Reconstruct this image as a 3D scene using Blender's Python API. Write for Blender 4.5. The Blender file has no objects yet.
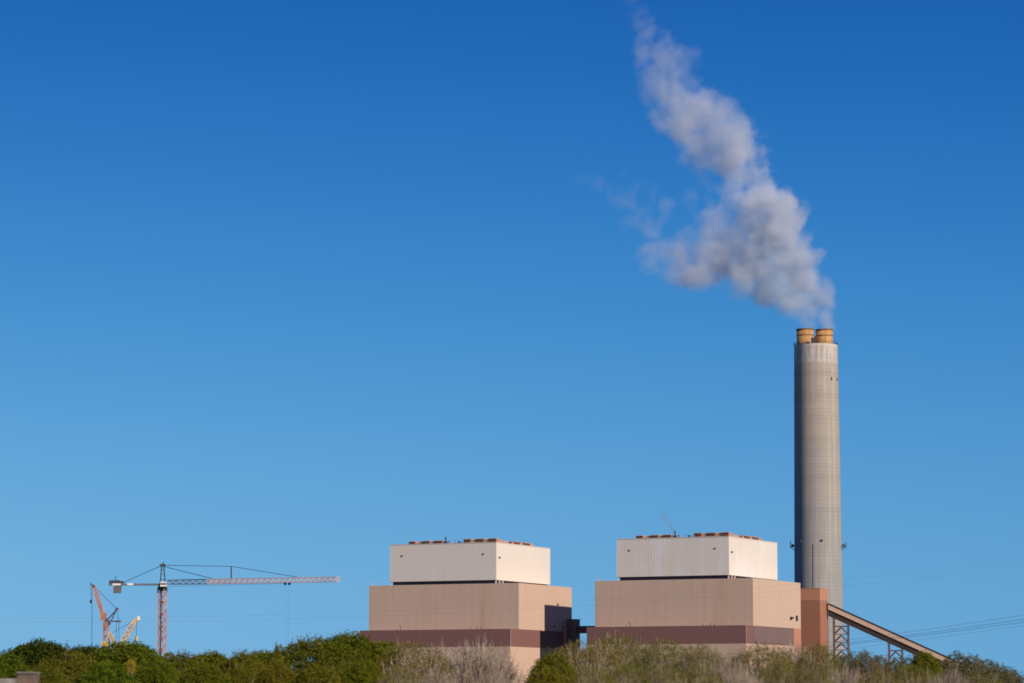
import bpy, math, random
import numpy as np
from mathutils import Vector, Matrix
R = math.radians
random.seed(7)
scene = bpy.context.scene
COL = scene.collection

# ------------------------------------------------------------------ camera
F = 3178.8; PITCH = 0.1162; CZ = 1.7
cd = bpy.data.cameras.new('camera'); cam = bpy.data.objects.new('camera', cd); COL.objects.link(cam)
cd.sensor_width = 36; cd.lens = F / 1024 * 36
cam.location = (0, 0, CZ); cam.rotation_euler = (R(90) + PITCH, 0, 0)
cd.clip_start = 0.5; cd.clip_end = 30000
cd.dof.use_dof = True; cd.dof.focus_distance = 1250; cd.dof.aperture_fstop = 1.5
scene.camera = cam

# ------------------------------------------------------------------ sky and sun
SUN_AZ, SUN_EL = 41.0, 30.0          # degrees right of the line back to the camera, degrees up
w = bpy.data.worlds.new('World'); scene.world = w; w.use_nodes = True
nt = w.node_tree; nt.nodes.clear()
out = nt.nodes.new('ShaderNodeOutputWorld'); bg = nt.nodes.new('ShaderNodeBackground')
sky = nt.nodes.new('ShaderNodeTexSky'); sky.sky_type = 'NISHITA'; sky.sun_disc = False
sky.sun_elevation = R(SUN_EL); sky.sun_rotation = R(180 - SUN_AZ)
sky.altitude = 0; sky.air_density = 1.0; sky.dust_density = 0.0; sky.ozone_density = 6.0
tc = nt.nodes.new('ShaderNodeTexCoord'); sxz = nt.nodes.new('ShaderNodeSeparateXYZ'); cxz = nt.nodes.new('ShaderNodeCombineXYZ')
zsq = nt.nodes.new('ShaderNodeMath'); zsq.operation = 'MULTIPLY'; zma = nt.nodes.new('ShaderNodeMath'); zma.operation = 'MULTIPLY_ADD'
nt.links.new(tc.outputs['Generated'], sxz.inputs[0]); nt.links.new(sxz.outputs[2], zsq.inputs[0]); nt.links.new(sxz.outputs[2], zsq.inputs[1])
nt.links.new(zsq.outputs[0], zma.inputs[0]); zma.inputs[1].default_value = 6.0; zma.inputs[2].default_value = 0.118
nt.links.new(sxz.outputs[0], cxz.inputs[0]); nt.links.new(sxz.outputs[1], cxz.inputs[1]); nt.links.new(zma.outputs[0], cxz.inputs[2]); nt.links.new(cxz.outputs[0], sky.inputs['Vector'])
# deep polarised blue of the photograph: each channel of the sky gets its own contrast
spc = nt.nodes.new('ShaderNodeSeparateColor'); cmb = nt.nodes.new('ShaderNodeCombineColor')
nt.links.new(sky.outputs[0], spc.inputs[0])
for ci, (gm, ml) in enumerate(((2.15, .168), (1.16, .625), (0.64, 1.88))):
    pw = nt.nodes.new('ShaderNodeMath'); pw.operation = 'POWER'; pw.inputs[1].default_value = gm
    mu = nt.nodes.new('ShaderNodeMath'); mu.operation = 'MULTIPLY'; mu.inputs[1].default_value = ml
    nt.links.new(spc.outputs[ci], pw.inputs[0]); nt.links.new(pw.outputs[0], mu.inputs[0]); nt.links.new(mu.outputs[0], cmb.inputs[ci])
nt.links.new(cmb.outputs[0], bg.inputs['Color'])
bg.inputs['Strength'].default_value = 0.10
nt.links.new(bg.outputs[0], out.inputs['Surface'])

ld = bpy.data.lights.new('sun', 'SUN'); ld.energy = 5.0; ld.angle = R(0.5); ld.color = (1.0, 0.88, 0.76)
sun = bpy.data.objects.new('sun', ld); COL.objects.link(sun)
sdir = Vector((math.sin(R(SUN_AZ)) * math.cos(R(SUN_EL)), -math.cos(R(SUN_AZ)) * math.cos(R(SUN_EL)), math.sin(R(SUN_EL))))
sun.rotation_euler = sdir.to_track_quat('Z', 'Y').to_euler(); sun.location = (300, -300, 300)
vs = scene.view_settings
vs.view_transform = 'Standard'; vs.look = 'None'; vs.exposure = 0.0; vs.gamma = 1; vs.use_curve_mapping = False
scene.cycles.volume_bounces = 3; scene.cycles.max_bounces = 6
scene.cycles.volume_step_rate = 0.6
scene.cycles.filter_width = 1.7
scene.cycles.use_denoising = True

def at(px, py, Y):
    X = (px - 512) / F; U = (341.5 - py) / F
    c, s = math.cos(PITCH), math.sin(PITCH)
    r = Vector((X, c - s * U, s + c * U))
    return r * (Y / r.y) + Vector((0, 0, CZ))

# ------------------------------------------------------------------ helpers
class MB:
    def __init__(s): s.v = []; s.f = []; s.m = []
    def poly(s, vs, fs, mi=0):
        n = len(s.v); s.v += [tuple(p) for p in vs]
        s.f += [tuple(i + n for i in f) for f in fs]; s.m += [mi] * len(fs)
    def box(s, x0, x1, y0, y1, z0, z1, mi=0):
        vs = [(x, y, z) for z in (z0, z1) for y in (y0, y1) for x in (x0, x1)]
        s.poly(vs, [(0, 2, 3, 1), (4, 5, 7, 6), (0, 1, 5, 4), (1, 3, 7, 5), (3, 2, 6, 7), (2, 0, 4, 6)], mi)
    def bar(s, a, b, t, t2=None, n=4, mi=0):
        a = Vector(a); b = Vector(b); d = (b - a)
        if d.length < 1e-6: return
        d.normalize(); up = Vector((0, 0, 1)) if abs(d.z) < .95 else Vector((1, 0, 0))
        u = d.cross(up).normalized(); v = d.cross(u)
        t2 = t if t2 is None else t2
        vs = []
        for p, r in ((a, t), (b, t2)):
            for k in range(n):
                q = 2 * math.pi * (k + .5) / n
                vs.append(p + u * math.cos(q) * r * .5 * (1.414 if n == 4 else 1) + v * math.sin(q) * r * .5 * (1.414 if n == 4 else 1))
        fs = [(k, (k + 1) % n, n + (k + 1) % n, n + k) for k in range(n)]
        fs += [tuple(range(n))[::-1], tuple(range(n, 2 * n))]
        s.poly(vs, fs, mi)
    def lathe(s, prof, cx=0, cy=0, n=64, mi=0):
        vs = []
        for r, z in prof:
            for k in range(n):
                q = 2 * math.pi * k / n
                vs.append((cx + r * math.cos(q), cy + r * math.sin(q), z))
        fs = []
        for j in range(len(prof) - 1):
            for k in range(n):
                fs.append((j * n + k, j * n + (k + 1) % n, (j + 1) * n + (k + 1) % n, (j + 1) * n + k))
        s.poly(vs, fs, mi)
    def lattice(s, a, b, w0, w1, n, leg, brace, up=(0, 0, 1), h0=None, h1=None, mi=0):
        a = Vector(a); b = Vector(b); d = (b - a).normalized(); up = Vector(up)
        u = d.cross(up).normalized(); v = u.cross(d).normalized()
        h0 = w0 if h0 is None else h0; h1 = w1 if h1 is None else h1
        def ring(t):
            c = a.lerp(b, t); ww = w0 + (w1 - w0) * t; hh = h0 + (h1 - h0) * t
            return [c + u * (sx * ww / 2) + v * (sy * hh / 2) for sx, sy in ((-1, -1), (1, -1), (1, 1), (-1, 1))]
        prev = ring(0)
        for i in range(1, n + 1):
            cur = ring(i / n)
            for k in range(4):
                s.bar(prev[k], cur[k], leg, mi=mi)
                k2 = (k + 1) % 4
                s.bar(cur[k], cur[k2], brace, mi=mi)
                if i % 2: s.bar(prev[k], cur[k2], brace, mi=mi)
                else: s.bar(prev[k2], cur[k], brace, mi=mi)
            prev = cur
    def build(s, name, mats, parent=None, smooth=False, loc=None):
        me = bpy.data.meshes.new(name); me.from_pydata(s.v, [], s.f)
        if not isinstance(mats, (list, tuple)): mats = [mats]
        for m in mats: me.materials.append(m)
        me.polygons.foreach_set('material_index', s.m)
        if smooth: me.polygons.foreach_set('use_smooth', [True] * len(s.f))
        me.update(); me.validate()
        o = bpy.data.objects.new(name, me); COL.objects.link(o)
        if parent: o.parent = parent
        if loc: o.location = loc
        return o

def tag(o, label=None, cat=None, group=None, kind=None):
    if label: o['label'] = label
    if cat: o['category'] = cat
    if group: o['group'] = group
    if kind: o['kind'] = kind
    return o
def empty(name, loc, rz=0):
    o = bpy.data.objects.new(name, None); COL.objects.link(o); o.location = loc; o.rotation_euler = (0, 0, rz)
    o.empty_display_size = 1; return o

# ------------------------------------------------------------------ materials
def mat(name, color, rough=.8, color2=None, scale=1.0, detail=4, metal=0, fac=(.35, .65), coords='Object', spec=.3):
    m = bpy.data.materials.new(name); m.use_nodes = True; n = m.node_tree; b = n.nodes['Principled BSDF']
    b.inputs['Roughness'].default_value = rough; b.inputs['Metallic'].default_value = metal
    b.inputs['Specular IOR Level'].default_value = spec
    if color2 is None: color2 = tuple(c * .8 for c in color)
    t = n.nodes.new('ShaderNodeTexCoord'); no = n.nodes.new('ShaderNodeTexNoise')
    no.inputs['Scale'].default_value = scale; no.inputs['Detail'].default_value = detail
    n.links.new(t.outputs[coords], no.inputs['Vector'])
    cr = n.nodes.new('ShaderNodeValToRGB')
    cr.color_ramp.elements[0].position = fac[0]; cr.color_ramp.elements[1].position = fac[1]
    cr.color_ramp.elements[0].color = (*color2, 1); cr.color_ramp.elements[1].color = (*color, 1)
    n.links.new(no.outputs['Fac'], cr.inputs['Fac']); n.links.new(cr.outputs[0], b.inputs['Base Color'])
    return m

def nmath(n, op, a=None, b=None, c=None):
    x = n.nodes.new('ShaderNodeMath'); x.operation = op
    for i, v in enumerate((a, b, c)):
        if v is None: continue
        if isinstance(v, (int, float)): x.inputs[i].default_value = v
        else: n.links.new(v, x.inputs[i])
    return x.outputs[0]
def nmix(n, fac, a, b, mode='MIX'):
    x = n.nodes.new('ShaderNodeMix'); x.data_type = 'RGBA'; x.blend_type = mode
    for sock, v in ((x.inputs[0], fac), (x.inputs[6], a), (x.inputs[7], b)):
        if isinstance(v, (int, float)): sock.default_value = v
        elif isinstance(v, tuple): sock.default_value = (*v, 1) if len(v) == 3 else v
        else: n.links.new(v, sock)
    return x.outputs[2]
def nnoise(n, vec, scale, detail=4, rough=.5):
    x = n.nodes.new('ShaderNodeTexNoise'); x.inputs['Scale'].default_value = scale
    x.inputs['Detail'].default_value = detail; x.inputs['Roughness'].default_value = rough
    n.links.new(vec, x.inputs['Vector']); return x.outputs['Fac']
def nramp(n, v, lo, hi):
    x = n.nodes.new('ShaderNodeMapRange'); n.links.new(v, x.inputs['Value'])
    x.inputs['From Min'].default_value = lo; x.inputs['From Max'].default_value = hi; x.inputs['To Min'].default_value = 0; x.inputs['To Max'].default_value = 1
    return x.outputs[0]
def nscale(n, vec, s, loc=(0, 0, 0)):
    x = n.nodes.new('ShaderNodeMapping'); x.inputs['Scale'].default_value = s; x.inputs['Location'].default_value = loc
    n.links.new(vec, x.inputs['Vector']); return x.outputs[0]

def cladding(name, color, stain=(.25, .17, .09), stain_amt=.25, rib=1.2, rough=.55, patch=0.0, stain_x=None):
    """ribbed steel sheet: ribs, sheet joints, uneven sheets, rain streaks"""
    m = bpy.data.materials.new(name); m.use_nodes = True; n = m.node_tree; b = n.nodes['Principled BSDF']
    b.inputs['Roughness'].default_value = rough; b.inputs['Specular IOR Level'].default_value = .35
    t = n.nodes.new('ShaderNodeTexCoord'); vec = t.outputs['Object']
    sx = n.nodes.new('ShaderNodeSeparateXYZ'); n.links.new(vec, sx.inputs[0])
    u = nmath(n, 'ADD', sx.outputs[0], sx.outputs[1])
    cb = n.nodes.new('ShaderNodeCombineXYZ'); n.links.new(u, cb.inputs[0]); n.links.new(sx.outputs[2], cb.inputs[2])
    uv = cb.outputs[0]
    ribs = nramp(n, nmath(n, 'SINE', nmath(n, 'MULTIPLY', u, 2 * math.pi / rib)), .2, .9)
    joint = nmath(n, 'LESS_THAN', nmath(n, 'FRACT', nmath(n, 'DIVIDE', sx.outputs[2], 7.3)), .03)
    # each column of sheets has a slightly different tone
    wn = n.nodes.new('ShaderNodeTexWhiteNoise'); wn.noise_dimensions = '2D'
    c2 = n.nodes.new('ShaderNodeCombineXYZ')
    n.links.new(nmath(n, 'FLOOR', nmath(n, 'DIVIDE', u, rib * 1.0)), c2.inputs[0])
    n.links.new(nmath(n, 'FLOOR', nmath(n, 'DIVIDE', sx.outputs[2], 7.3)), c2.inputs[1])
    n.links.new(c2.outputs[0], wn.inputs['Vector'])
    col = nmix(n, nmath(n, 'MULTIPLY', wn.outputs['Value'], .03), color, tuple(c * .55 for c in color))
    col = nmix(n, nmath(n, 'MULTIPLY', ribs, .045), col, tuple(c * .45 for c in color))
    col = nmix(n, nmath(n, 'MULTIPLY', joint, .10), col, tuple(c * .35 for c in color))
    streak = nramp(n, nnoise(n, nscale(n, uv, (.55, 1, .035)), 1, 5, .6), .5, .8)
    col = nmix(n, nmath(n, 'MULTIPLY', streak, stain_amt), col, stain)
    broad = nramp(n, nnoise(n, nscale(n, uv, (.05, 1, .03)), 1, 3), .3, .75)
    col = nmix(n, nmath(n, 'MULTIPLY', broad, .12), col, tuple(c * .62 for c in color))
    if stain_x is not None:
        for sxx, wid, amt in stain_x:
            d = nmath(n, 'ABSOLUTE', nmath(n, 'SUBTRACT', u, sxx))
            g = nmath(n, 'MULTIPLY', nramp(n, d, wid, 0), amt)
            g = nmath(n, 'MULTIPLY', g, nramp(n, nnoise(n, nscale(n, uv, (.6, 1, .08)), 1, 3), .25, .7))
            col = nmix(n, g, col, (.42, .25, .10))
    if patch:
        p = nramp(n, nnoise(n, nscale(n, uv, (.16, 1, .05), (3, 0, 1)), 1, 2), .48, .62)
        col = nmix(n, nmath(n, 'MULTIPLY', p, patch), col, (.80, .78, .80))
    n.links.new(col, b.inputs['Base Color'])
    bp = n.nodes.new('ShaderNodeBump'); bp.inputs['Strength'].default_value = .25; bp.inputs['Distance'].default_value = .06
    n.links.new(ribs, bp.inputs['Height']); n.links.new(bp.outputs[0], b.inputs['Normal'])
    return m

M = {}
M['cream'] = cladding('cream_cladding', (.72, .64, .53), stain=(.55, .43, .33), stain_amt=.10, patch=.0)
M['cream_patchy'] = cladding('cream_cladding_patchy', (.72, .64, .53), stain=(.55, .43, .33), stain_amt=.10, patch=.3)  # cream with paler patches mixed in by stretched noise
M['tan'] = cladding('tan_cladding', (.575, .405, .29), stain=(.36, .24, .15), stain_amt=.28, stain_x=((-6.0, 2.6, .55), (-3.0, 6, .2)))
M['tan2'] = cladding('tan_cladding_second', (.575, .405, .29), stain=(.36, .24, .15), stain_amt=.28, stain_x=((-4.0, 4.0, .45), (1.5, 6, .2)))
M['brown'] = cladding('brown_cladding', (.215, .105, .085), stain=(.15, .08, .06), stain_amt=.2)
M['greybrown'] = cladding('greyish_brown_cladding', (.20, .125, .105), stain=(.23, .17, .15), stain_amt=.5, rough=.4)
M['orange'] = cladding('orange_cladding', (.50, .225, .13), stain=(.35, .15, .09), stain_amt=.2)
M['orange_dark'] = cladding('rust_brown_cladding', (.36, .155, .095), stain=(.26, .11, .07), stain_amt=.25)
M['navy'] = mat('shade_navy_panel', (.05, .055, .075), .6, (.03, .035, .05), .5)  # navy puts the recess's shadow into its colour; cab window shares it
M['roof'] = mat('grey_roof_membrane', (.25, .24, .22), .9, (.18, .17, .16), .3)
M['vent'] = mat('orange_brown_vent_paint', (.50, .29, .20), .7, (.40, .22, .15), .8)
M['louvre'] = mat('dark_brown_louvre', (.20, .085, .055), .7, (.13, .06, .04), 2)
M['darksteel'] = mat('dark_steel', (.06, .06, .065), .6, (.04, .04, .045), 1)
M['block'] = mat('grey_concrete_block', (.17, .17, .17), .9, (.12, .12, .12), .8)
M['opening'] = mat('dark_opening', (.03, .025, .025), .7, (.02, .018, .02), 1)
M['corner'] = mat('dull_pink_corner_flashing', (.42, .27, .22), .6, (.36, .22, .18), .5)
M['trim'] = mat('pale_flashing', (.68, .55, .46), .5, (.6, .48, .4), .5)

# ------------------------------------------------------------------ ground and rise
M['ground'] = mat('rough_grass_ground', (.045, .05, .02), .95, (.07, .055, .035), .06, 8)
g = MB(); N = 40; S = 9000
gv = []; gf = []
for j in range(N + 1):
    for i in range(N + 1):
        gv.append((-S + 2 * S * i / N, -S + 2 * S * j / N, 0))
for j in range(N):
    for i in range(N):
        a = j * (N + 1) + i; gf.append((a, a + 1, a + N + 2, a + N + 1))
g.poly(gv, gf); tag(g.build('ground', M['ground']), kind='structure')

# ------------------------------------------------------------------ power plant buildings
def plant_building(cx, cy, yaw, dz, p, label, tanmat, creammat, second=False):
    L, Wd, zt, zb, o1, o2, L2, Wd2, zt2, zm, bo, zbb = p
    root = empty('power_plant_building', (cx, cy, 0), -yaw)
    tag(root, label, 'building', 'twin boiler buildings of the power plant')
    h = CZ + dz; zt += h; zb += h; zt2 += h; zm += h; zbb += h
    x0, x1 = o1 - L2, o1; y0, y1 = -o2, -o2 + Wd2
    m = MB(); m.box(-L, 0, 0, Wd, zb, zt - .12); u = m.build('upper_block', creammat, root)
    m = MB()                                            # parapet flashing
    m.box(-L - .08, .08, -.08, .30, zt - .117, zt + .12); m.box(-.30, .08, .303, Wd + .08, zt - .117, zt + .12)
    m.box(-L - .08, -L + .30, .303, Wd + .08, zt - .117, zt + .12); m.box(-L + .303, -.303, Wd - .3, Wd + .08, zt - .117, zt + .12)
    m.build('parapet', M['trim'], u)
    m = MB(); m.box(-L + .303, -.303, .303, Wd - .303, zt - .117, zt - .03); m.build('roof', M['roof'], u)
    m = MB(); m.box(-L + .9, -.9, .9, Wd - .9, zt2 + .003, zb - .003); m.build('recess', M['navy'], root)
    for px, py in ((-.35, .35), (-.35, 3.6), (-.35, 6.5), (-L + .35, .35)):
        m = MB(); m.box(px - .2, px + .2, py - .2, py + .2, zt2 + .003, zb - .003); m.build('post', M['trim'], root)
    m = MB(); m.box(x0, x1, y0, y1, zm + .003, zt2 - .003); mb_ = m.build('main_block', tanmat, root)
    m = MB(); m.box(x0 + .2, x1 - .2, y0 + .2, y1 - .2, zt2 - .003, zt2 + .0)
    # low edge rail posts on the tan roof at its far left
    m = MB()
    for q in (.6, 1.8, 3.6):
        m.bar((x0 + q, y0 + .4, zt2), (x0 + q, y0 + .4, zt2 + 1.1), .1)
    m.bar((x0 + .6, y0 + .4, zt2 + 1.1), (x0 + 3.6, y0 + .4, zt2 + 1.1), .07)
    m.build('handrail', M['trim'], mb_)
    yb = y0 + Wd2 * .845
    m = MB(); m.box(x0, x1, y0 - bo, y0, zbb + .003, zm); m.box(x0, x1 , y0 + .003, yb, zbb + .003, zm)
    base = m.build('base_band', M['brown'], root)
    if second:
        m = MB(); m.box(x1 + .003, x1 + .12, y0 + .5, yb - .1, zbb + .5, zm - .25)
        sp = m.build('side_panel', M['greybrown'], base); sp['label'] = 'greyish panelling on the brown side wall'
    m = MB(); m.box(x0, x1, yb + .003, y1, 0, zm); m.build('corner_bay', M['orange'] if second else tanmat, root)
    m = MB(); m.box(x0, x1, y0 - bo, yb, 0, zbb); m.build('lower_wall', tanmat, root)
    m = MB(); m.box(x1 - .0, x1 + .12, y0 - bo - .12, y0 - bo + .25, zbb + .01, zm - .01); m.build('corner_trim', M['corner'], base)
    m = MB()                                            # small pipes, hatch rails on the brown shoulder roof
    for fx, hgt in ((.245, .6), (.27, 1.5), (.73, .8), (.775, 1.0), (.80, .8)):
        x = x0 + L2 * fx; m = MB(); m.bar((x, y0 - bo + 1, zm), (x, y0 - bo + 1, zm + hgt), .22)
        if fx == .27: m.bar((x, y0 - bo + 1, zm + 1.45), (x - .8, y0 - bo + 1, zm + 1.7), .2)
        m.build('roof_pipe', M['louvre'], base)
    # small things on the cream walls
    def lamp(x, y, z, face):
        m = MB()
        if face == 0: m.box(x - .3, x + .3, y - .3, y - .003, z - .12, z + .12); m.box(x - .18, x + .18, y - .25, y - .003, z - .34, z - .123)
        else: m.box(x + .003, x + .45, y - .5, y + .5, z - .2, z + .2); m.box(x + .003, x + .3, y - .25, y + .25, z - .45, z - .21)
        m.build('wall_lamp', M['darksteel'], root)
    lamp(-L * .885, 0, zt - 4.2, 0); lamp(-L * .12, 0, zt - 4.2, 0); lamp(0, 2.6, zt - 5.6, 1)
    if not second:
        lamp(x1, y0 + Wd2 * .72, zm + 10.4, 1); lamp(x1, y0 + Wd2 * .66, zm + 2.0, 1); lamp(x1, y0 + Wd2 * .82, zm + 1.8, 1)
    # roof monitors
    def X(px): return -(496.3 - px) / 106.2 * L
    def monitor(xa, xb, ya, yb_, hgt, vents, axis=0):
        hgt *= 1.3
        m = MB(); m.box(xa, xb, ya, yb_, zt - .03, zt + hgt); r = m.build('roof_monitor', M['vent'], u)
        for va, vb in vents:
            v = MB()
            if axis == 0:
                v.box(va, vb, ya - .25, yb_ + .25, zt + hgt * .45, zt + hgt * .98)
                v.box(va - .2, vb + .2, ya - .5, yb_ + .5, zt + hgt + .003, zt + hgt + .28, 1)
            else:
                v.box(xa - .25, xb + .25, va, vb, zt + hgt * .45, zt + hgt * .98)
                v.box(xa - .5, xb + .5, va - .2, vb + .2, zt + hgt + .003, zt + hgt + .28, 1)
            v.build('vent', [M['louvre'], M['vent']], r)
    monitor(X(407.5), X(414.8), 1.2, 4.2, .75, [(X(408.5), X(414))])
    monitor(X(417), X(443), 1.2, 4.2, .80, [(X(421.9), X(428.5)), (X(434), X(441))])
    monitor(X(462.5), X(495.5), 1.2, 4.2, 1.05, [(X(463), X(469.5)), (X(475.5), X(482.5)), (X(488.5), X(495))])
    monitor(-4.2, -1.2, 4.6, 14, .85, [], 1)
    monitor(-4.2, -1.2, 17, 37, .80, [(18.5, 24), (27, 33)], 1)
    m = MB(); m.box(-3.8, -1.6, 14.2, 16.8, zt - .03, zt + 1.0); m.build('hatch', M['darksteel'], u)
    m = MB(); m.bar((X(444.2), 1.6, zt - .03), (X(444.2), 1.6, zt + 2.7), .55, n=10)
    m.box(X(443.2), X(445.6), 1.1, 2.1, zt + .0, zt + .9); m.build('vent_pipe', M['darksteel'], u)
    for px, hh, ww in ((448, .95, .5), (453.6, 1.15, .25), (457.5, .75, .8), (460, .5, .35)):
        m = MB(); m.bar((X(px), 1.6, zt - .03), (X(px), 1.6, zt + hh), ww, n=8); m.bar((X(px), 1.6, zt + hh), (X(px), 1.6, zt + hh + .15), ww * 1.5, n=8)
        m.build('roof_fan', M['louvre'] if px != 457.5 else M['darksteel'], u)
    return root, dict(x0=x0, x1=x1, y0=y0, y1=y1, zt2=zt2, zm=zm, zt=zt)

P1 = (45.2403, 50.1231, 64.2679, 50.0352, 9.5515, 0.337, 63.6409, 49.8091, 48.7124, 31.2503, 7.688, 24.5919)
b1, d1 = plant_building(-5.9647, 1209.0, 0.4323, 0, P1, 'stepped cream and tan boiler building whose side wall is half in dark shadow', M['tan'], M['cream'])
b2, d2 = plant_building(80.1464, 1175.77, 0.4463, .443, P1, 'stepped cream and tan boiler building standing beside the tall chimney', M['tan2'], M['cream_patchy'], True)
# opening with louvre and a hooded duct on the second building's side wall
x1, y0, zm = d2['x1'], d2['y0'], d2['zm']
m = MB(); m.box(x1 + .003, x1 + .08, 44.0, 46.2, zm + 2.9, zm + 4.8); m.box(x1 + .003, x1 + .16, 43.9, 46.3, zm + 4.803, zm + 4.92); m.box(x1 + .083, x1 + .14, 45.0, 45.15, zm + 2.9, zm + 4.79)
m.build('window', M['opening'], b2)
m = MB(); m.poly([(x1 + .01, 37.8, zm + 4.3), (x1 + .01, 40.0, zm + 4.3), (x1 + 1.0, 40.0, zm + 4.1), (x1 + 1.0, 37.8, zm + 4.1), (x1 + .01, 37.9, zm + 2.9), (x1 + .01, 38.8, zm + 2.9)],
       [(0, 1, 2, 3), (0, 3, 4), (1, 5, 2), (3, 2, 5, 4), (0, 4, 5, 1)])
m.build('duct_hood', M['opening'], b2)

# annex and bridge between the two buildings
M['dark_tan'] = cladding('shade_darkened_tan_cladding', (.17, .13, .11))  # tan darkened: the neighbour's shadow on the stair tower is in the colour
M['dark_brown'] = cladding('shade_darkened_brown_cladding', (.10, .06, .055))  # footbridge brown with the shadow between the buildings put into it
def loc1(x, y, z=0):
    q = Matrix.Rotation(-0.4323, 4, 'Z') @ Vector((x, y, z)); return q + Vector((-5.9647, 1209.0, 0))
ax = d1['x1']
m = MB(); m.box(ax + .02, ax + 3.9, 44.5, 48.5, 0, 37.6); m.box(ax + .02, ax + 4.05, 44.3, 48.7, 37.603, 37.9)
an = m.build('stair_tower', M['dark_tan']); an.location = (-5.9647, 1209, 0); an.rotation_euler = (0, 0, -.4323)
tag(an, 'shaded stair tower against the side wall between the two boiler buildings', 'tower')
br = empty('footbridge', loc1(ax + 4.1, 46), -.4323)
tag(br, 'dark enclosed footbridge spanning the gap between the two boiler buildings', 'bridge')
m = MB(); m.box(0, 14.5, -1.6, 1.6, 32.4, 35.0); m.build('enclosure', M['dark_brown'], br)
m = MB(); m.box(-.0, 14.5, -1.8, 1.8, 35.003, 35.2); m.build('roof', M['darksteel'], br)

# ------------------------------------------------------------------ transfer tower and conveyor
tp = at(819.9, 588.5, 1238)
tt = empty('conveyor_tower', (tp.x, tp.y, 0), -.44)
tag(tt, 'rust orange clad conveyor tower with a lighter top band beside the chimney', 'tower')
m = MB(); m.box(-16, 0, 0, 9.1, 0, tp.z - 4.5); m.build('shaft', M['orange_dark'], tt)
m = MB(); m.box(-16.03, .03, -.03, 9.13, tp.z - 4.497, tp.z); m.box(-16.1, .1, -.1, 9.2, tp.z + .003, tp.z + .2); m.build('top_band', M['orange'], tt)

M['conv_side'] = cladding('beige_conveyor_sheeting', (.52, .36, .26), rib=2.4, stain_amt=.3)
M['conv_dark'] = mat('shade_brown_truss', (.045, .03, .028), .8, (.028, .02, .02), .5)  # on the truss this dark brown stands for shade under the overhang
M['rust'] = mat('rust_red_steel', (.14, .085, .07), .75, (.10, .06, .05), .6)
S0 = at(828.0, 603.0, 1244); S1 = at(992, 676.8, 1232)
cv = empty('coal_conveyor', (S0.x, S0.y, 0))
tag(cv, 'long inclined beige conveyor gallery descending from the orange tower into the trees', 'conveyor')
dirv = (S1 - S0).normalized(); side = Vector((dirv.y, -dirv.x, 0)).normalized()   # towards the camera
if side.y > 0: side = -side
off = Vector((S0.x, S0.y, 0))
def cvbox(m, t0, t1, s0, s1, h0, h1, mi=0):
    vs = []
    for h in (h0, h1):
        for s in (s0, s1):
            for t in (t0, t1):
                vs.append(S0.lerp(S1, t) + side * s + Vector((0, 0, h)) - off)
    m.poly(vs, [(0, 2, 3, 1), (4, 5, 7, 6), (0, 1, 5, 4), (1, 3, 7, 5), (3, 2, 6, 7), (2, 0, 4, 6)], mi)
m = MB(); cvbox(m, 0, 1, -4, 0, -2.45, -.25); m.build('housing', M['conv_side'], cv)
m = MB(); cvbox(m, 0, 1, -4.3, .3, -.247, .05); m.build('roof', M['conv_dark'], cv)
m = MB(); cvbox(m, 0, 1, -3.6, -.5, -5.0, -2.453)
m.build('truss', M['conv_dark'], cv)
def ground_t(px):      # parameter where the conveyor crosses a picture column
    lo, hi = 0, 1
    for _ in range(40):
        mid = (lo + hi) / 2; q = S0.lerp(S1, mid)
        if 512 + F * q.x / (q.y * math.cos(PITCH) + (q.z - CZ) * math.sin(PITCH)) < px: lo = mid
        else: hi = mid
    return lo
for pa, pb in ((833, 847.5), (888.3, 901.5), (913.5, 921.5)):
    ta, tb = ground_t(pa), ground_t(pb)
    A, B = S0.lerp(S1, ta) - off, S0.lerp(S1, tb) - off
    ra = bpy.data.objects.new('trestle', None); COL.objects.link(ra); ra.parent = cv
    ztop = min(A.z, B.z) - 5.0
    def lg(p, s, zt_): return Vector((p.x, p.y, 0)) + side * s + Vector((0, 0, zt_))
    for s in (-.6, -3.4):
        for p in (A, B):
            l = MB(); l.bar(lg(p, s, 0), lg(p, s, p.z - 4.9), .62); l.build('leg', M['rust'], ra)
        z = B.z - 5.6; stp = (B - A).length * .50; brc = MB()
        brc.bar(lg(A, s, z), lg(B, s, z), .45)
        while z > 4:
            mid = (A + B) / 2
            brc.bar(lg(A, s, z - stp), lg(mid, s, z - .4), .44); brc.bar(lg(B, s, z - stp), lg(mid, s, z - .4), .44)
            brc.bar(lg(A, s, z - stp), lg(B, s, z - stp), .25)
            z -= stp
        brc.build('brace', M['rust'], ra)

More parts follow.
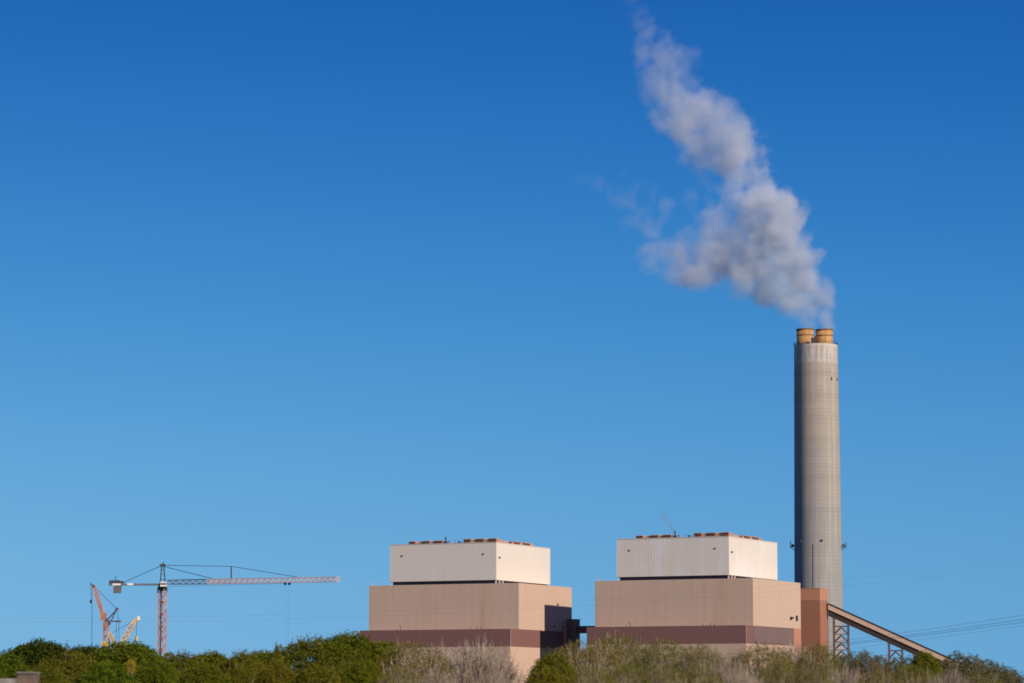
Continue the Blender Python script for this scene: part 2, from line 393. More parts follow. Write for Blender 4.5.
# ------------------------------------------------------------------ chimney
def concrete():
    m = bpy.data.materials.new('weathered_concrete'); m.use_nodes = True; n = m.node_tree; b = n.nodes['Principled BSDF']
    b.inputs['Roughness'].default_value = .9; b.inputs['Specular IOR Level'].default_value = .2
    t = n.nodes.new('ShaderNodeTexCoord'); vec = t.outputs['Object']
    s = n.nodes.new('ShaderNodeSeparateXYZ'); n.links.new(vec, s.inputs[0]); z = s.outputs[2]
    ang = nmath(n, 'ARCTAN2', s.outputs[1], s.outputs[0])
    cb = n.nodes.new('ShaderNodeCombineXYZ'); n.links.new(nmath(n, 'MULTIPLY', ang, 9.0), cb.inputs[0]); n.links.new(z, cb.inputs[2])
    uv = cb.outputs[0]
    col = nmix(n, nramp(n, z, 40, 130), (.27, .285, .28), (.40, .335, .265))
    lift = nmath(n, 'FLOOR', nmath(n, 'DIVIDE', z, 2.3))
    wn = n.nodes.new('ShaderNodeTexWhiteNoise'); wn.noise_dimensions = '1D'; n.links.new(lift, wn.inputs['W'])
    col = nmix(n, nmath(n, 'MULTIPLY', wn.outputs['Value'], .32), col, (.22, .205, .18))
    fr = nmath(n, 'FRACT', nmath(n, 'DIVIDE', z, 1.55))
    jn = nmath(n, 'LESS_THAN', fr, .16)
    wob = nramp(n, nnoise(n, nscale(n, uv, (.5, 1, .5)), 1, 3), .2, .8)
    col = nmix(n, nmath(n, 'MULTIPLY', nmath(n, 'MULTIPLY', jn, wob), .6), col, (.20, .18, .155))
    # formwork panels around the shaft
    cb2 = n.nodes.new('ShaderNodeCombineXYZ'); n.links.new(nmath(n, 'FLOOR', nmath(n, 'MULTIPLY', ang, 4.6)), cb2.inputs[0]); n.links.new(lift, cb2.inputs[1])
    w2 = n.nodes.new('ShaderNodeTexWhiteNoise'); w2.noise_dimensions = '2D'; n.links.new(cb2.outputs[0], w2.inputs['Vector'])
    col = nmix(n, nmath(n, 'MULTIPLY', w2.outputs['Value'], .0), col, (.6, .56, .5))
    pale = nramp(n, nnoise(n, nscale(n, uv, (.75, 1, .012)), 1, 3), .50, .62)
    col = nmix(n, nmath(n, 'MULTIPLY', pale, .20), col, (.66, .56, .45))
    dark = nramp(n, nnoise(n, nscale(n, uv, (1.1, 1, .02), (5, 0, 2)), 1, 4), .52, .7)
    col = nmix(n, nmath(n, 'MULTIPLY', dark, .2), col, (.19, .165, .14))
    sm = nramp(n, nnoise(n, vec, .25, 6), .35, .75)
    col = nmix(n, nmath(n, 'MULTIPLY', sm, .34), col, (.28, .25, .215))
    # the whitewashed top ring, worn through in columns
    ring = nmath(n, 'MULTIPLY', nmath(n, 'GREATER_THAN', z, H_ST - 8.0), nramp(n, nnoise(n, nscale(n, uv, (.9, 1, .06), (2, 0, 1)), 1, 2), .42, .5))
    col = nmix(n, nmath(n, 'MULTIPLY', ring, .38), col, (.62, .60, .58))
    rim = nmath(n, 'GREATER_THAN', z, H_ST - 1.2)
    col = nmix(n, nmath(n, 'MULTIPLY', rim, .5), col, (.56, .50, .43))
    n.links.new(col, b.inputs['Base Color'])
    bp = n.nodes.new('ShaderNodeBump'); bp.inputs['Strength'].default_value = .35; bp.inputs['Distance'].default_value = .1
    n.links.new(nmath(n, 'ADD', jn, nmath(n, 'MULTIPLY', sm, .5)), bp.inputs['Height']); n.links.new(bp.outputs[0], b.inputs['Normal'])
    return m
YS = 1340
top = at(815.1, 345.5, YS); mpx = YS / F * 1.02
H_ST = top.z
base_c = Vector((top.x + .3, YS, 0))
ch = empty('chimney', (base_c.x, YS, 0)); tag(ch, 'tall grey concrete chimney with two orange brown flues at its top', 'chimney')
r0 = 21.7 * mpx * .985; r1 = 23.9 * mpx * .985
M['concrete'] = concrete()
prof = [(r1 * 1.06, 0)] + [(r1 + (r0 - r1) * ((z / H_ST - .32) / .68), z) for z in np.linspace(H_ST * .32 - 10, H_ST, 40)]
prof += [(r0 - .8, H_ST), (r0 - .8, H_ST - 1.5), (.01, H_ST - 1.5)]
m = MB(); m.lathe(prof, n=96); sh = m.build('shaft', M['concrete'], ch, smooth=True)
try: sh.data.set_sharp_from_angle(angle=R(35))
except Exception: pass
def flue_mat():
    m = bpy.data.materials.new('rusty_orange_flue'); m.use_nodes = True; n = m.node_tree; b = n.nodes['Principled BSDF']
    b.inputs['Roughness'].default_value = .75
    t = n.nodes.new('ShaderNodeTexCoord'); vec = t.outputs['Object']
    s1_ = nramp(n, nnoise(n, nscale(n, vec, (.7, .7, .12)), 1, 4), .35, .7)
    col = nmix(n, s1_, (.50, .265, .085), (.33, .16, .06))
    s2_ = nramp(n, nnoise(n, nscale(n, vec, (1.3, 1.3, .2), (7, 2, 0)), 1, 3), .55, .7)
    col = nmix(n, nmath(n, 'MULTIPLY', s2_, .6), col, (.62, .36, .15))
    n.links.new(col, b.inputs['Base Color']); return m
M['flue'] = flue_mat(); M['flue_dark'] = mat('sooty_flue_band', (.24, .13, .06), .9, (.15, .08, .04), 1)
fr = 8.35 * mpx; HF = 6.9
for px in (805.2, 824.8):
    q = at(px, 340, YS - .5); cx, cy = q.x - ch.location.x, (0.8 if px > 815 else -.8)
    m = MB(); m.lathe([(fr, H_ST - 1.6), (fr, H_ST + HF - .5), (fr - .5, H_ST + HF - .5), (fr - .5, H_ST)], cx, cy, 48)
    fl = m.build('flue', M['flue'], ch, smooth=True)
    m = MB()
    for za, zb_, e in ((H_ST + HF - .45, H_ST + HF, .22), (H_ST + HF * .58, H_ST + HF * .58 + .35, .14), (H_ST + .3, H_ST + .7, .16)):
        m.lathe([(fr - .5, za), (fr + e, za), (fr + e, zb_), (fr - .5, zb_)], cx, cy, 48)
    m.build('flue_band', M['flue_dark'], fl)
# rail and pipes on the rim
m = MB()
for k in range(48):
    a0 = 2 * math.pi * k / 48; a1 = 2 * math.pi * (k + 1) / 48; rr = r0 + .12
    p = Vector((rr * math.cos(a0), rr * math.sin(a0), H_ST)); q = Vector((rr * math.cos(a1), rr * math.sin(a1), H_ST))
    m.bar(p, p + Vector((0, 0, 1.2)), .10)
    for hh in (.6, 1.2): m.bar(p + Vector((0, 0, hh)), q + Vector((0, 0, hh)), .07)
m.build('handrail', M['darksteel'], ch)
m = MB(); cxm = at(814.6, 340, YS).x - ch.location.x
m.box(cxm - .45, cxm + .35, -5, -3.5, H_ST - 1.4, H_ST + 3.5); m.box(cxm - 2.1, cxm - .7, -7.2, -6.2, H_ST - 1.4, H_ST + 2.6)
m.build('service_box', M['darksteel'], ch)
# ladder down the front of the lower shaft and the light platforms
def on_shaft(px, py, out_=0.0):
    q = at(px, py, YS); dx = q.x - ch.location.x; z = q.z
    r = r1 + (r0 - r1) * ((z / H_ST - .32) / .68) + out_
    dx = max(-r, min(r, dx)); return Vector((dx, -math.sqrt(max(0, r * r - dx * dx)), z))
m = MB()
for k in range(12):
    a = on_shaft(811.2, 545 + k * 7, .25); b = on_shaft(811.2, 552 + k * 7, .25)
    m.bar(a, b, .13)
m.build('ladder', M['block'], ch)
for px, py, s in ((791.8, 546.5, -1), (841, 546.5, 1), (819.5, 541.5, 0)):
    a = on_shaft(px, py)
    pl = MB()
    if s: 
        pl.box(a.x - .2 if s > 0 else a.x - 2.0, a.x + 2.0 if s > 0 else a.x + .2, a.y - 1.4, a.y + .6, a.z - .25, a.z)
        for q in (-1.7, .9) if s < 0 else (-.9, 1.7): pl.bar((a.x + q, a.y - 1.3, a.z), (a.x + q, a.y - 1.3, a.z + 1.5 + (q < 0) * .8), .3)
        pl.bar((a.x, a.y, a.z - 1.5), (a.x + s * 1.8, a.y - .6, a.z - .2), .25)
        pl.box(a.x + (.3 if s > 0 else -1.3), a.x + (1.3 if s > 0 else -.3), a.y - 1.2, a.y - .4, a.z, a.z + .9)
    else: pl.box(a.x - .4, a.x + .4, a.y - .5, a.y + .2, a.z - .4, a.z + .4)
    pl.build('platform', M['darksteel'], ch)
for px, py in ((799.5, 541.5), (830, 380.3), (836, 380.3)):
    a = on_shaft(px, py); pl = MB(); pl.box(a.x - .22, a.x + .22, a.y - .4, a.y + .3, a.z - .65, a.z + .65); pl.build('warning_lamp', M['darksteel'], ch)

# ------------------------------------------------------------------ cranes
M['pink'] = mat('faded_red_lattice_paint', (.52, .32, .27), .6, (.44, .23, .18), .3)
M['jib_pink'] = mat('pale_pink_jib_paint', (.64, .48, .44), .6, (.58, .40, .36), .3)
M['redp'] = mat('orange_red_crane_paint', (.46, .20, .11), .6, (.36, .15, .08), .4)
M['grey_l'] = mat('dark_grey_lattice_paint', (.16, .17, .20), .6, (.11, .12, .14), .4)
M['white'] = mat('cream_white_crane_paint', (.80, .76, .68), .5, (.7, .64, .55), .4)
M['yellow'] = mat('yellow_crane_paint', (.64, .43, .14), .6, (.52, .33, .11), .4)
M['cable'] = mat('steel_cable', (.035, .04, .05), .7, (.025, .03, .04), 1)
M['buff'] = mat('buff_yellow_lattice_paint', (.60, .48, .31), .6, (.52, .38, .23), .3)

YC = 800; K = YC / F
def cp(px, py, dY=0): return at(px, py, YC + dY)
mast_top = cp(162.3, 588)
tcr = empty('tower_crane', (mast_top.x, YC, 0)); tag(tcr, 'tall tower crane with a long pinkish horizontal jib and a grey counterweight', 'crane')
O = Vector((mast_top.x, YC, 0))
m = MB(); m.lattice((0, 0, 0), (0, 0, mast_top.z), 1.75, 1.75, 30, .22, .11, up=(.35, 1, 0)); mast = m.build('mast', M['pink'], tcr)
m = MB()
z = mast_top.z - .6
u_ = Vector((1, -.35, 0)).normalized(); v_ = Vector((.35, 1, 0)).normalized()
while z > 2:
    m = MB(); m.bar(-u_ * .6 + Vector((0, 0, z)), u_ * .6 + Vector((0, 0, z)), .42); m.bar(-v_ * .6 + Vector((0, 0, z)), v_ * .6 + Vector((0, 0, z)), .42)
    m.build('mast_collar', M['redp'], mast); z -= 3.0
m = MB()      # ladder line in the mast
m.bar((-.25, 0, 0), (-.25, 0, mast_top.z), .28); m.build('ladder', M['darksteel'], mast)
m = MB(); m.box(-1.0, 1.1, -1.1, 1.1, mast_top.z - .5, mast_top.z + .4); m.bar((0, 0, mast_top.z + .4), (0, 0, mast_top.z + 1.2), 1.7, n=12); m.build('slewing_unit', M['darksteel'], tcr)
m = MB(); c0 = cp(161.3, 587) - O; c1 = cp(167.2, 582.2) - O
m.box(c0.x, c1.x, -2.6, -1.0, c0.z, c1.z); m.build('cab', M['white'], tcr)
m = MB(); m.box(c0.x + .1, c1.x + .03, -2.65, -2.603, c0.z + .5, c1.z - .35); m.build('cab_window', M['navy'], tcr)
peak = cp(162.6, 565.2) - O
m = MB(); bz = cp(162, 584).z
m.bar((-.55, 0, bz), peak + Vector((-.25, 0, 0)), .26); m.bar((.75, 0, bz), peak + Vector((.25, 0, 0)), .26)
for t in (.25, .5, .75): m.bar((-.5 + .2 * t, 0, bz + (peak.z - bz) * t), (.7 - .3 * t, 0, bz + (peak.z - bz) * t), .16)
m.box(peak.x - .7, peak.x + .7, -.4, .4, peak.z - .3, peak.z + .3); m.bar(peak, peak + Vector((.2, 0, .8)), .25)
m.build('tower_top', M['darksteel'], tcr)
# jib: dark first section, pale pink beyond
def jp(px, py, f_): return cp(px, py, -22 * f_) - O
ja, jb, jc = jp(168, 582.2, 0), jp(208, 581.6, .25), jp(338, 579.3, 1)
h_ = 4.6 * K
m = MB(); m.lattice(ja, jb, 1.5, 1.5, 12, .17, .11, h0=h_ * .85, h1=h_); m.build('jib_root', M['grey_l'], tcr)
m = MB(); m.lattice(jb, jc, 1.5, 1.3, 46, .17, .12, h0=h_ * 1.0, h1=h_ * .96); m.build('jib', M['jib_pink'], tcr)
m = MB(); s1 = jp(231.2, 580, .38); s2 = jp(231.2, 566.4, .38); m.bar(s1, s2, .3); m.build('jib_strut', M['darksteel'], tcr)
m = MB()
def line(a, b, t=.12): m.bar(a, b, t, n=5)
line(peak, s2, .13); line(s2, jp(297, 577, .75), .13); line(peak + Vector((.2, 0, -.3)), jp(216, 579.5, .3), .16)
line(peak, cp(121.5, 583.3) - O, .15); line(jp(168, 586.5, 0), jp(285, 583.6, .68), .05)
m.build('pendant_cable', M['cable'], tcr)
m = MB(); a = cp(109, 583.6) - O; b = cp(160, 585) - O
m.box(a.x, b.x, -.9, .9, a.z - .45, a.z + .0); m.build('counter_jib', M['grey_l'], tcr)
m = MB(); q = cp(127.5, 585) - O; q2 = cp(133.8, 585) - O; m.box(q.x, q2.x, -.95, -.903, a.z - .43, a.z + .03); m.build('sign_panel', M['white'], tcr); m = MB(); m.box(a.x + 1, cp(121, 585).x - O.x, -1.0, -.903, a.z - .5, a.z + .0); m.build('sign_panel', M['white'], tcr)
m = MB(); q = cp(113.8, 586) - O; q2 = cp(121, 593) - O
for k in range(6):
    xx = q.x + (q2.x - q.x) * k / 6; m.box(xx, xx + (q2.x - q.x) / 6 - .05, -1.0, 1.0, q2.z, a.z - .46)
m.build('counterweight', M['block'], tcr)
m = MB(); q = cp(109.5, 583) - O; m.box(q.x, q.x + 2.6, -.8, .8, a.z + .01, a.z + .8); q = cp(115.6, 583) - O; m.bar((q.x, 0, a.z), (q.x, 0, a.z + 1.0 + .9), .18); m.box(q.x + .6, q.x + 2.0, -.7, .7, a.z + .01, a.z + .6)
m.build('winch', M['darksteel'], tcr)
tr = jp(287.2, 583.3, .7)
m = MB(); m.box(tr.x - .75, tr.x - .2, tr.y - .5, tr.y + .5, tr.z - .4, tr.z + .3); m.box(tr.x + .25, tr.x + .8, tr.y - .5, tr.y + .5, tr.z - .4, tr.z + .3); m.build('trolley', M['darksteel'], tcr)
m = MB(); line(tr + Vector((-.45, 0, 0)), (tr.x - .2, tr.y, 6), .022); line(tr + Vector((.45, 0, 0)), (tr.x + .2, tr.y, 6), .022); m.box(tr.x - .4, tr.x + .4, tr.y - .3, tr.y + .3, 5, 6); m.build('hoist_rope', M['cable'], tcr)

# luffing crane on a lattice tower
Or = Vector((cp(106, 640).x, YC, 0)); lc = empty('luffing_crane', Or); tag(lc, 'rusty pink lattice crane with a raised jib and triangular back struts', 'crane', None)
def lp(px, py, dY=0): return cp(px, py, dY) - Or
m = MB(); m.lattice(lp(106, 700), lp(106.0, 622), 1.35, 1.3, 22, .18, .11, up=(.2, 1, 0)); mt = m.build('mast', M['pink'], lc)
m = MB(); m.box(lp(104.6, 624).x, lp(107.6, 624).x, -.7, .7, lp(106, 626.5).z, lp(106, 622.5).z); m.box(lp(104.0, 626).x, lp(105.4, 626).x, -.5, .5, lp(104, 629.5).z, lp(104, 624).z)
m.build('mast_head', M['redp'], mt)
jf, jt = lp(104.2, 618), lp(94.0, 586.3)
m = MB(); m.lattice(jf, jf.lerp(jt, .75), 1.0, 1.0, 14, .17, .1, up=(0, 1, 0), h0=.9, h1=.9); m.lattice(jf.lerp(jt, .75), jt, 1.0, .5, 5, .16, .1, up=(0, 1, 0), h0=1.1, h1=.6)
jb_ = m.build('jib', M['pink'], lc)
m = MB(); m.box(jf.x - .9, jf.x + .5, -.6, .6, jf.z - .6, jf.z + 1.3); m.bar(jf + Vector((-.7, 0, 1)), jf + Vector((-1.3, 0, 3.4)), .4); m.build('jib_foot', M['redp'], jb_)
m = MB(); m.box(jt.x - .5, jt.x + .25, -.4, .4, jt.z - .5, jt.z + .35); m.bar(jt + Vector((-1, 0, .7)), jt, .35)
m.build('jib_head', M['rust'], jb_)
hd = lp(105.8, 621.5); st = lp(116.6, 608.8); sb = lp(118.8, 621.3)
m = MB(); m.bar(hd, st + Vector((.2, 0, 0)), .3); m.bar(hd + Vector((1.3, 0, 0)), st, .26); m.bar(hd + Vector((.2, 0, .1)), sb, .32); m.bar(hd + Vector((-.3, 0, .8)), hd + Vector((1, 0, -.8)), .8)
m.build('back_strut', M['darksteel'], lc)
m = MB(); m.box(st.x - .35, st.x + .45, -.3, .3, st.z - .3, st.z + .3); m.build('sheave', M['rust'], lc); m = MB(); m.box(sb.x - .5, sb.x + .45, -.3, .3, sb.z - .25, sb.z + .25); m.build('sheave', M['rust'], lc)
m = MB(); line(jt, st, .12); line(st, sb, .12); line(sb, lp(119.2, 645), .1); line(sb + Vector((-.6, 0, 0)), lp(116.3, 645), .1)
line(jt + Vector((-.5, 0, .2)), lp(91.7, 652), .13); line(jt + Vector((-.9, 0, .4)), lp(90.9, 601), .07); q = lp(90.9, 602); m.bar(q + Vector((0, 0, .5)), q - Vector((0, 0, .3)), .55, n=8)
m.build('hoist_rope', M['cable'], lc)
m = MB(); m.lattice(lp(109.5, 634), lp(117, 647), .9, .9, 7, .2, .14, up=(0, 1, 0)); m.bar(lp(108.8, 632), lp(109.8, 636), .8); m.build('derrick', M['buff'], lc)
m = MB(); q = lp(105.6, 644); m.box(q.x - 1.0, q.x + 1.0, -1.2, 1.2, q.z - .8, q.z + .55); m.build('machine_house', M['yellow'], lc)

# yellow lattice boom crane
Ob = Vector((cp(123, 640).x, YC - 10, 0)); yc_ = empty('boom_crane', Ob); tag(yc_, 'short yellow lattice boom crane with a hook block hanging from its tip', 'crane')
def bp_(px, py): return cp(px, py, -10) - Ob
ba, bb = bp_(119.5, 648), bp_(135.2, 620.5)
m = MB(); m.lattice(ba, ba.lerp(bb, .8), 1.1, 1.1, 9, .22, .15, up=(0, 1, 0), h0=1.3, h1=1.1); m.lattice(ba.lerp(bb, .8), bb, 1.1, .6, 3, .22, .15, up=(0, 1, 0), h0=1.1, h1=.6); bo_ = m.build('boom', M['buff'], yc_)
m = MB(); m.bar(bb + Vector((-.4, 0, -.9)), bb + Vector((.35, 0, .5)), .8); m.bar(bb + Vector((.2, 0, .3)), bp_(138.5, 620), .4); m.build('boom_tip', M['yellow'], bo_)
m = MB(); q = bp_(139, 618); m.box(q.x - .4, q.x + .25, -.3, .3, q.z - .5, q.z + .45); m.bar(q, bp_(136, 620), .2); m.build('sheave', M['white'], bo_)
q = bp_(123.5, 645.5); m = MB(); m.box(q.x - 1.6, q.x + 2.2, -1.3, 1.3, q.z - 2.0, q.z - .1); m.box(q.x + .2, q.x + 1.6, -1.5, -1.303, q.z - 1.2, q.z - .3)
m.box(q.x - 2.4, q.x + 2.6, -2.0, -1.2, q.z - 3.6, q.z - 2.2); m.box(q.x - 2.4, q.x + 2.6, 1.2, 2.0, q.z - 3.6, q.z - 2.2); m.box(q.x - 1.2, q.x + 1.2, -1.19, 1.19, 0, q.z - 2.01); m.build('machine_house', M['yellow'], yc_)
m = MB(); line(bb, bp_(112.5, 632.6), .1); line(bp_(136.6, 620), bp_(136.5, 638), .1); m.build('hoist_rope', M['cable'], yc_)
m = MB(); q = bp_(136.5, 639); m.bar(q + Vector((0, 0, .75)), q - Vector((0, 0, .5)), .75, n=8); m.bar(q - Vector((0, 0, .5)), q - Vector((0, 0, 1.1)), .2); m.build('hook_block', M['yellow'], yc_)

# ------------------------------------------------------------------ overhead cables
def cable(pts, Y, thick, label, group, x_ext):
    pts = sorted(pts); xs = [p[0] for p in pts]; ys = [p[1] for p in pts]
    co = np.polyfit(xs, ys, 2); m = MB(); prev = None
    for px in np.linspace(-x_ext, 1024 + x_ext, 46):
        q = at(px, float(np.polyval(co, px)), Y)
        if prev is not None: m.bar(prev, q, thick, n=5)
        prev = q
    o = m.build('power_line', M['cable']); o['label'] = label; o['category'] = 'cable'; o['group'] = group
    return o
far_pts = [(80, 618), (200, 616.5), (360, 611.5), (480, 607), (572, 602), (650, 597), (720, 590.5), (842, 578), (1024, 561)]
GF = 'overhead cables crossing the picture'
cable(far_pts, 420, .010, 'thin upper overhead cable crossing the tan walls of both boiler buildings', GF, 260)
cable([(x, y + (4 if x < 500 else 6)) for x, y in far_pts], 420, .010, 'thin overhead cable just below the topmost one', GF, 260)
near = [(851.5, 640), (940, 627), (1024, 615.3)]
labs = ('topmost of the dark cables sloping above the conveyor', 'dark cable second from the top above the conveyor', 'dark cable third from the top above the conveyor', 'lowest of the dark cables sloping above the conveyor')
for k, (d0, d1_, th) in enumerate(((0, 0, .03), (3, 4.2, .045), (4.6, 7, .045), (8.5, 10.5, .02))):
    q = [(x, y + d0 + (d1_ - d0) * (x - 851) / 173) for x, y in near] + [(640, 662 + d0 + 2)]
    cable(q, 400, th, labs[k], 'dark cables sloping above the conveyor', 120)


# ------------------------------------------------------------------ smoke
def smoke(name, blobs, lo, hi, res, warp, nscale_, amp, gain, dens, color, label, Y, seed=0.0, cut=.0, depth=.35):
    """a real volume: a density field summed from puffs, folded and frayed by noise"""
    k = Y / F
    C0 = at(*lo[:2], Y)
    pts = []
    rnd = random.Random(5)
    m = MB()
    for px, py, r, wgt in blobs:
        q = at(px, py, Y) ; rr = r * k
        c = Vector((q.x, Y + rnd.uniform(-1, 1) * rr * depth, q.z)); pts.append((c, rr, wgt))
    org = sum((p[0] for p in pts), Vector()) / len(pts)
    for c, rr, wgt in pts:            # rough hull that the volume replaces
        c2 = c - org; n0 = len(m.v)
        m.poly([c2 + Vector(v) * rr for v in ((1, 0, 0), (-1, 0, 0), (0, 1, 0), (0, -1, 0), (0, 0, 1), (0, 0, -1))],
               [(0, 2, 4), (2, 1, 4), (1, 3, 4), (3, 0, 4), (2, 0, 5), (1, 2, 5), (3, 1, 5), (0, 3, 5)])
    mt_ = bpy.data.materials.new(name + '_vapour'); mt_.use_nodes = True; n = mt_.node_tree; n.nodes.clear()
    o_ = n.nodes.new('ShaderNodeOutputMaterial'); pv = n.nodes.new('ShaderNodeVolumePrincipled')
    pv.inputs['Color'].default_value = (*color, 1); pv.inputs['Density'].default_value = dens; pv.inputs['Anisotropy'].default_value = 0.1
    n.links.new(pv.outputs[0], o_.inputs['Volume'])
    o = m.build(name, mt_); o.location = org
    ng = bpy.data.node_groups.new(name + '_field', 'GeometryNodeTree')
    ng.interface.new_socket('Geometry', in_out='INPUT', socket_type='NodeSocketGeometry')
    ng.interface.new_socket('Geometry', in_out='OUTPUT', socket_type='NodeSocketGeometry')
    N_ = ng.nodes; Lk = ng.links
    go = N_.new('NodeGroupOutput'); vc = N_.new('GeometryNodeVolumeCube'); sm_ = N_.new('GeometryNodeSetMaterial'); sm_.inputs['Material'].default_value = mt_
    Lk.new(vc.outputs[0], sm_.inputs['Geometry']); Lk.new(sm_.outputs[0], go.inputs[0])
    R_ = max(p[1] for p in pts) * 1.1
    mn = Vector([min(p[0][i] - p[1] * 1.3 for p in pts) - warp for i in range(3)]) - org
    mx = Vector([max(p[0][i] + p[1] * 1.3 for p in pts) + warp for i in range(3)]) - org
    mn.z = max(mn.z, min(p[0].z - p[1] for p in pts) - org.z)
    vc.inputs['Min'].default_value = mn; vc.inputs['Max'].default_value = mx
    sz = mx - mn
    for i, ax_ in enumerate('XYZ'): vc.inputs['Resolution ' + ax_].default_value = max(8, int(sz[i] / res))
    def vm(op, a, b=None, sc_=None):
        x = N_.new('ShaderNodeVectorMath'); x.operation = op
        for i, v in ((0, a), (1, b)):
            if v is None: continue
            if isinstance(v, (tuple, Vector)): x.inputs[i].default_value = tuple(v)
            else: Lk.new(v, x.inputs[i])
        if sc_ is not None: x.inputs['Scale'].default_value = sc_
        return x.outputs['Value'] if op in ('DISTANCE', 'LENGTH') else x.outputs[0]
    def ma(op, a, b=None, c=None, clamp=False):
        x = N_.new('ShaderNodeMath'); x.operation = op; x.use_clamp = clamp
        for i, v in enumerate((a, b, c)):
            if v is None: continue
            if isinstance(v, (int, float)): x.inputs[i].default_value = v
            else: Lk.new(v, x.inputs[i])
        return x.outputs[0]
    pos = N_.new('GeometryNodeInputPosition').outputs[0]
    def noise(vec, s, det, col=False, rough=.55):
        x = N_.new('ShaderNodeTexNoise'); x.inputs['Scale'].default_value = s; x.inputs['Detail'].default_value = det; x.inputs['Roughness'].default_value = rough
        Lk.new(vec, x.inputs['Vector']); return x.outputs['Color'] if col else x.outputs['Fac']
    ps = vm('ADD', pos, (seed, seed * .7, 3.1))
    w1 = vm('SCALE', vm('SUBTRACT', noise(ps, nscale_ * .55, 2, True), (.5, .5, .5)), sc_=warp * 2.0)
    w2 = vm('SCALE', vm('SUBTRACT', noise(ps, nscale_ * 2.2, 3, True), (.5, .5, .5)), sc_=warp * .9)
    # calm at the flue mouths, wilder with height and distance from them
    zz = N_.new('ShaderNodeSeparateXYZ'); Lk.new(pos, zz.inputs[0])
    zf = N_.new('ShaderNodeMapRange'); Lk.new(zz.outputs[2], zf.inputs['Value']); zf.inputs['From Min'].default_value = mn.z; zf.inputs['From Max'].default_value = mn.z + sz.z * .18
    zf.inputs['To Min'].default_value = .18; zf.inputs['To Max'].default_value = 1
    ww = vm('ADD', w1, w2)
    sc__ = N_.new('ShaderNodeVectorMath'); sc__.operation = 'SCALE'; Lk.new(ww, sc__.inputs[0]); Lk.new(zf.outputs[0], sc__.inputs['Scale'])
    p2 = vm('ADD', pos, sc__.outputs[0])
    acc = None; wac = None
    for c, rr, wgt in pts:
        d = vm('DISTANCE', p2, c - org)
        v = ma('MULTIPLY_ADD', d, -1.0 / (rr * 1.47), 1.0, clamp=True)
        vw = ma('MULTIPLY', v, wgt)
        acc = v if acc is None else ma('MAXIMUM', acc, v); wac = vw if wac is None else ma('MAXIMUM', wac, vw)
    nz = noise(ps, nscale_ * 1.9, 7, rough=.68)
    fr_ = ma('MULTIPLY', ma('SUBTRACT', nz, .5), ma('MULTIPLY', zf.outputs[0], amp))
    den = ma('MULTIPLY', ma('SUBTRACT', ma('ADD', acc, fr_), .16 + cut), gain, clamp=True)
    big = N_.new('ShaderNodeMapRange'); Lk.new(noise(ps, nscale_ * .8, 3), big.inputs['Value']); big.inputs['From Min'].default_value = .35; big.inputs['From Max'].default_value = .62
    big.inputs['To Min'].default_value = .6; big.inputs['To Max'].default_value = 1.15
    den = ma('MULTIPLY', den, big.outputs[0])
    gate = ma('MULTIPLY', ma('SUBTRACT', acc, .02), 8.0, clamp=True)
    den = ma('MULTIPLY', den, gate)
    den = ma('MULTIPLY', den, ma('POWER', ma('DIVIDE', wac, ma('MAXIMUM', acc, .001)), 2.0))
    Lk.new(den, vc.inputs['Density'])
    md = o.modifiers.new('field', 'NODES'); md.node_group = ng
    tag(o, label, 'smoke', kind='stuff')
    return o
PL = [(828, 325, 7.5, 1), (825, 318, 8.5, 1), (808, 324, 7.5, .7), (808, 316, 9, .7), (827, 313, 8, 1), (814, 309, 11, .8), (797, 309, 9, .6), (830, 303, 9, 1), (822, 298, 15, 1), (803, 298, 15, .9), (808, 280, 20, 1), (785, 290, 15, .8), (800, 257, 23, 1),
      (775, 270, 21, .9), (788, 232, 22, 1), (760, 258, 22, .9), (778, 210, 24, 1), (742, 272, 20, .8), (745, 240, 22, .8), (762, 190, 22, .9), (752, 172, 20, .9), (733, 158, 24, .9),
      (746, 140, 21, .85), (718, 150, 23, .85), (704, 162, 16, .6), (715, 122, 22, .75), (733, 118, 15, .6), (690, 122, 23, .75), (672, 118, 15, .6), (682, 96, 22, .7), (702, 90, 14, .5),
      (664, 82, 17, .6), (672, 62, 16, .55), (690, 62, 10, .42), (653, 60, 13, .5), (646, 44, 11, .42), (640, 26, 10, .36), (634, 10, 9, .32), (628, -8, 9, .28),
      (716, 270, 18, .75), (700, 258, 16, .7), (680, 262, 13, .55), (664, 256, 12, .55), (655, 243, 11, .5), (656, 226, 11, .45), (670, 213, 9, .4), (692, 206, 10, .4), (712, 214, 11, .45),
      (728, 226, 16, .65), (735, 255, 24, .85), (765, 240, 24, .9), (712, 262, 18, .75), (772, 290, 17, .9), (792, 300, 15, .9), (745, 283, 16, .75), (700, 238, 12, .45), (694, 108, 24, .72), (728, 146, 26, .85), (668, 75, 17, .55), (772, 205, 24, .95), (690, 268, 14, .6), (672, 250, 13, .5), (625, 196, 10, .28), (645, 212, 10, .3), (738, 205, 14, .55), (720, 245, 16, .65), (760, 225, 20, .8), (735, 190, 15, .55), (715, 190, 11, .4), (812, 262, 14, .8), (800, 215, 12, .7), (646, 204, 8, .34), (634, 194, 9, .34), (618, 190, 9, .34), (603, 184, 8, .3), (590, 178, 6, .26), (632, 214, 7, .27)]
PL = [(x - (5 if y < 318 else 0), y, r, w_) for x, y, r, w_ in PL]
smoke('smoke_plume', PL, (800, 330), (640, 0), 0.6, 12.5, .055, 2.3, 1.7, .22, (.84, .88, .94),
      'pale grey smoke plume drifting up and left from the twin flues of the chimney', YS)
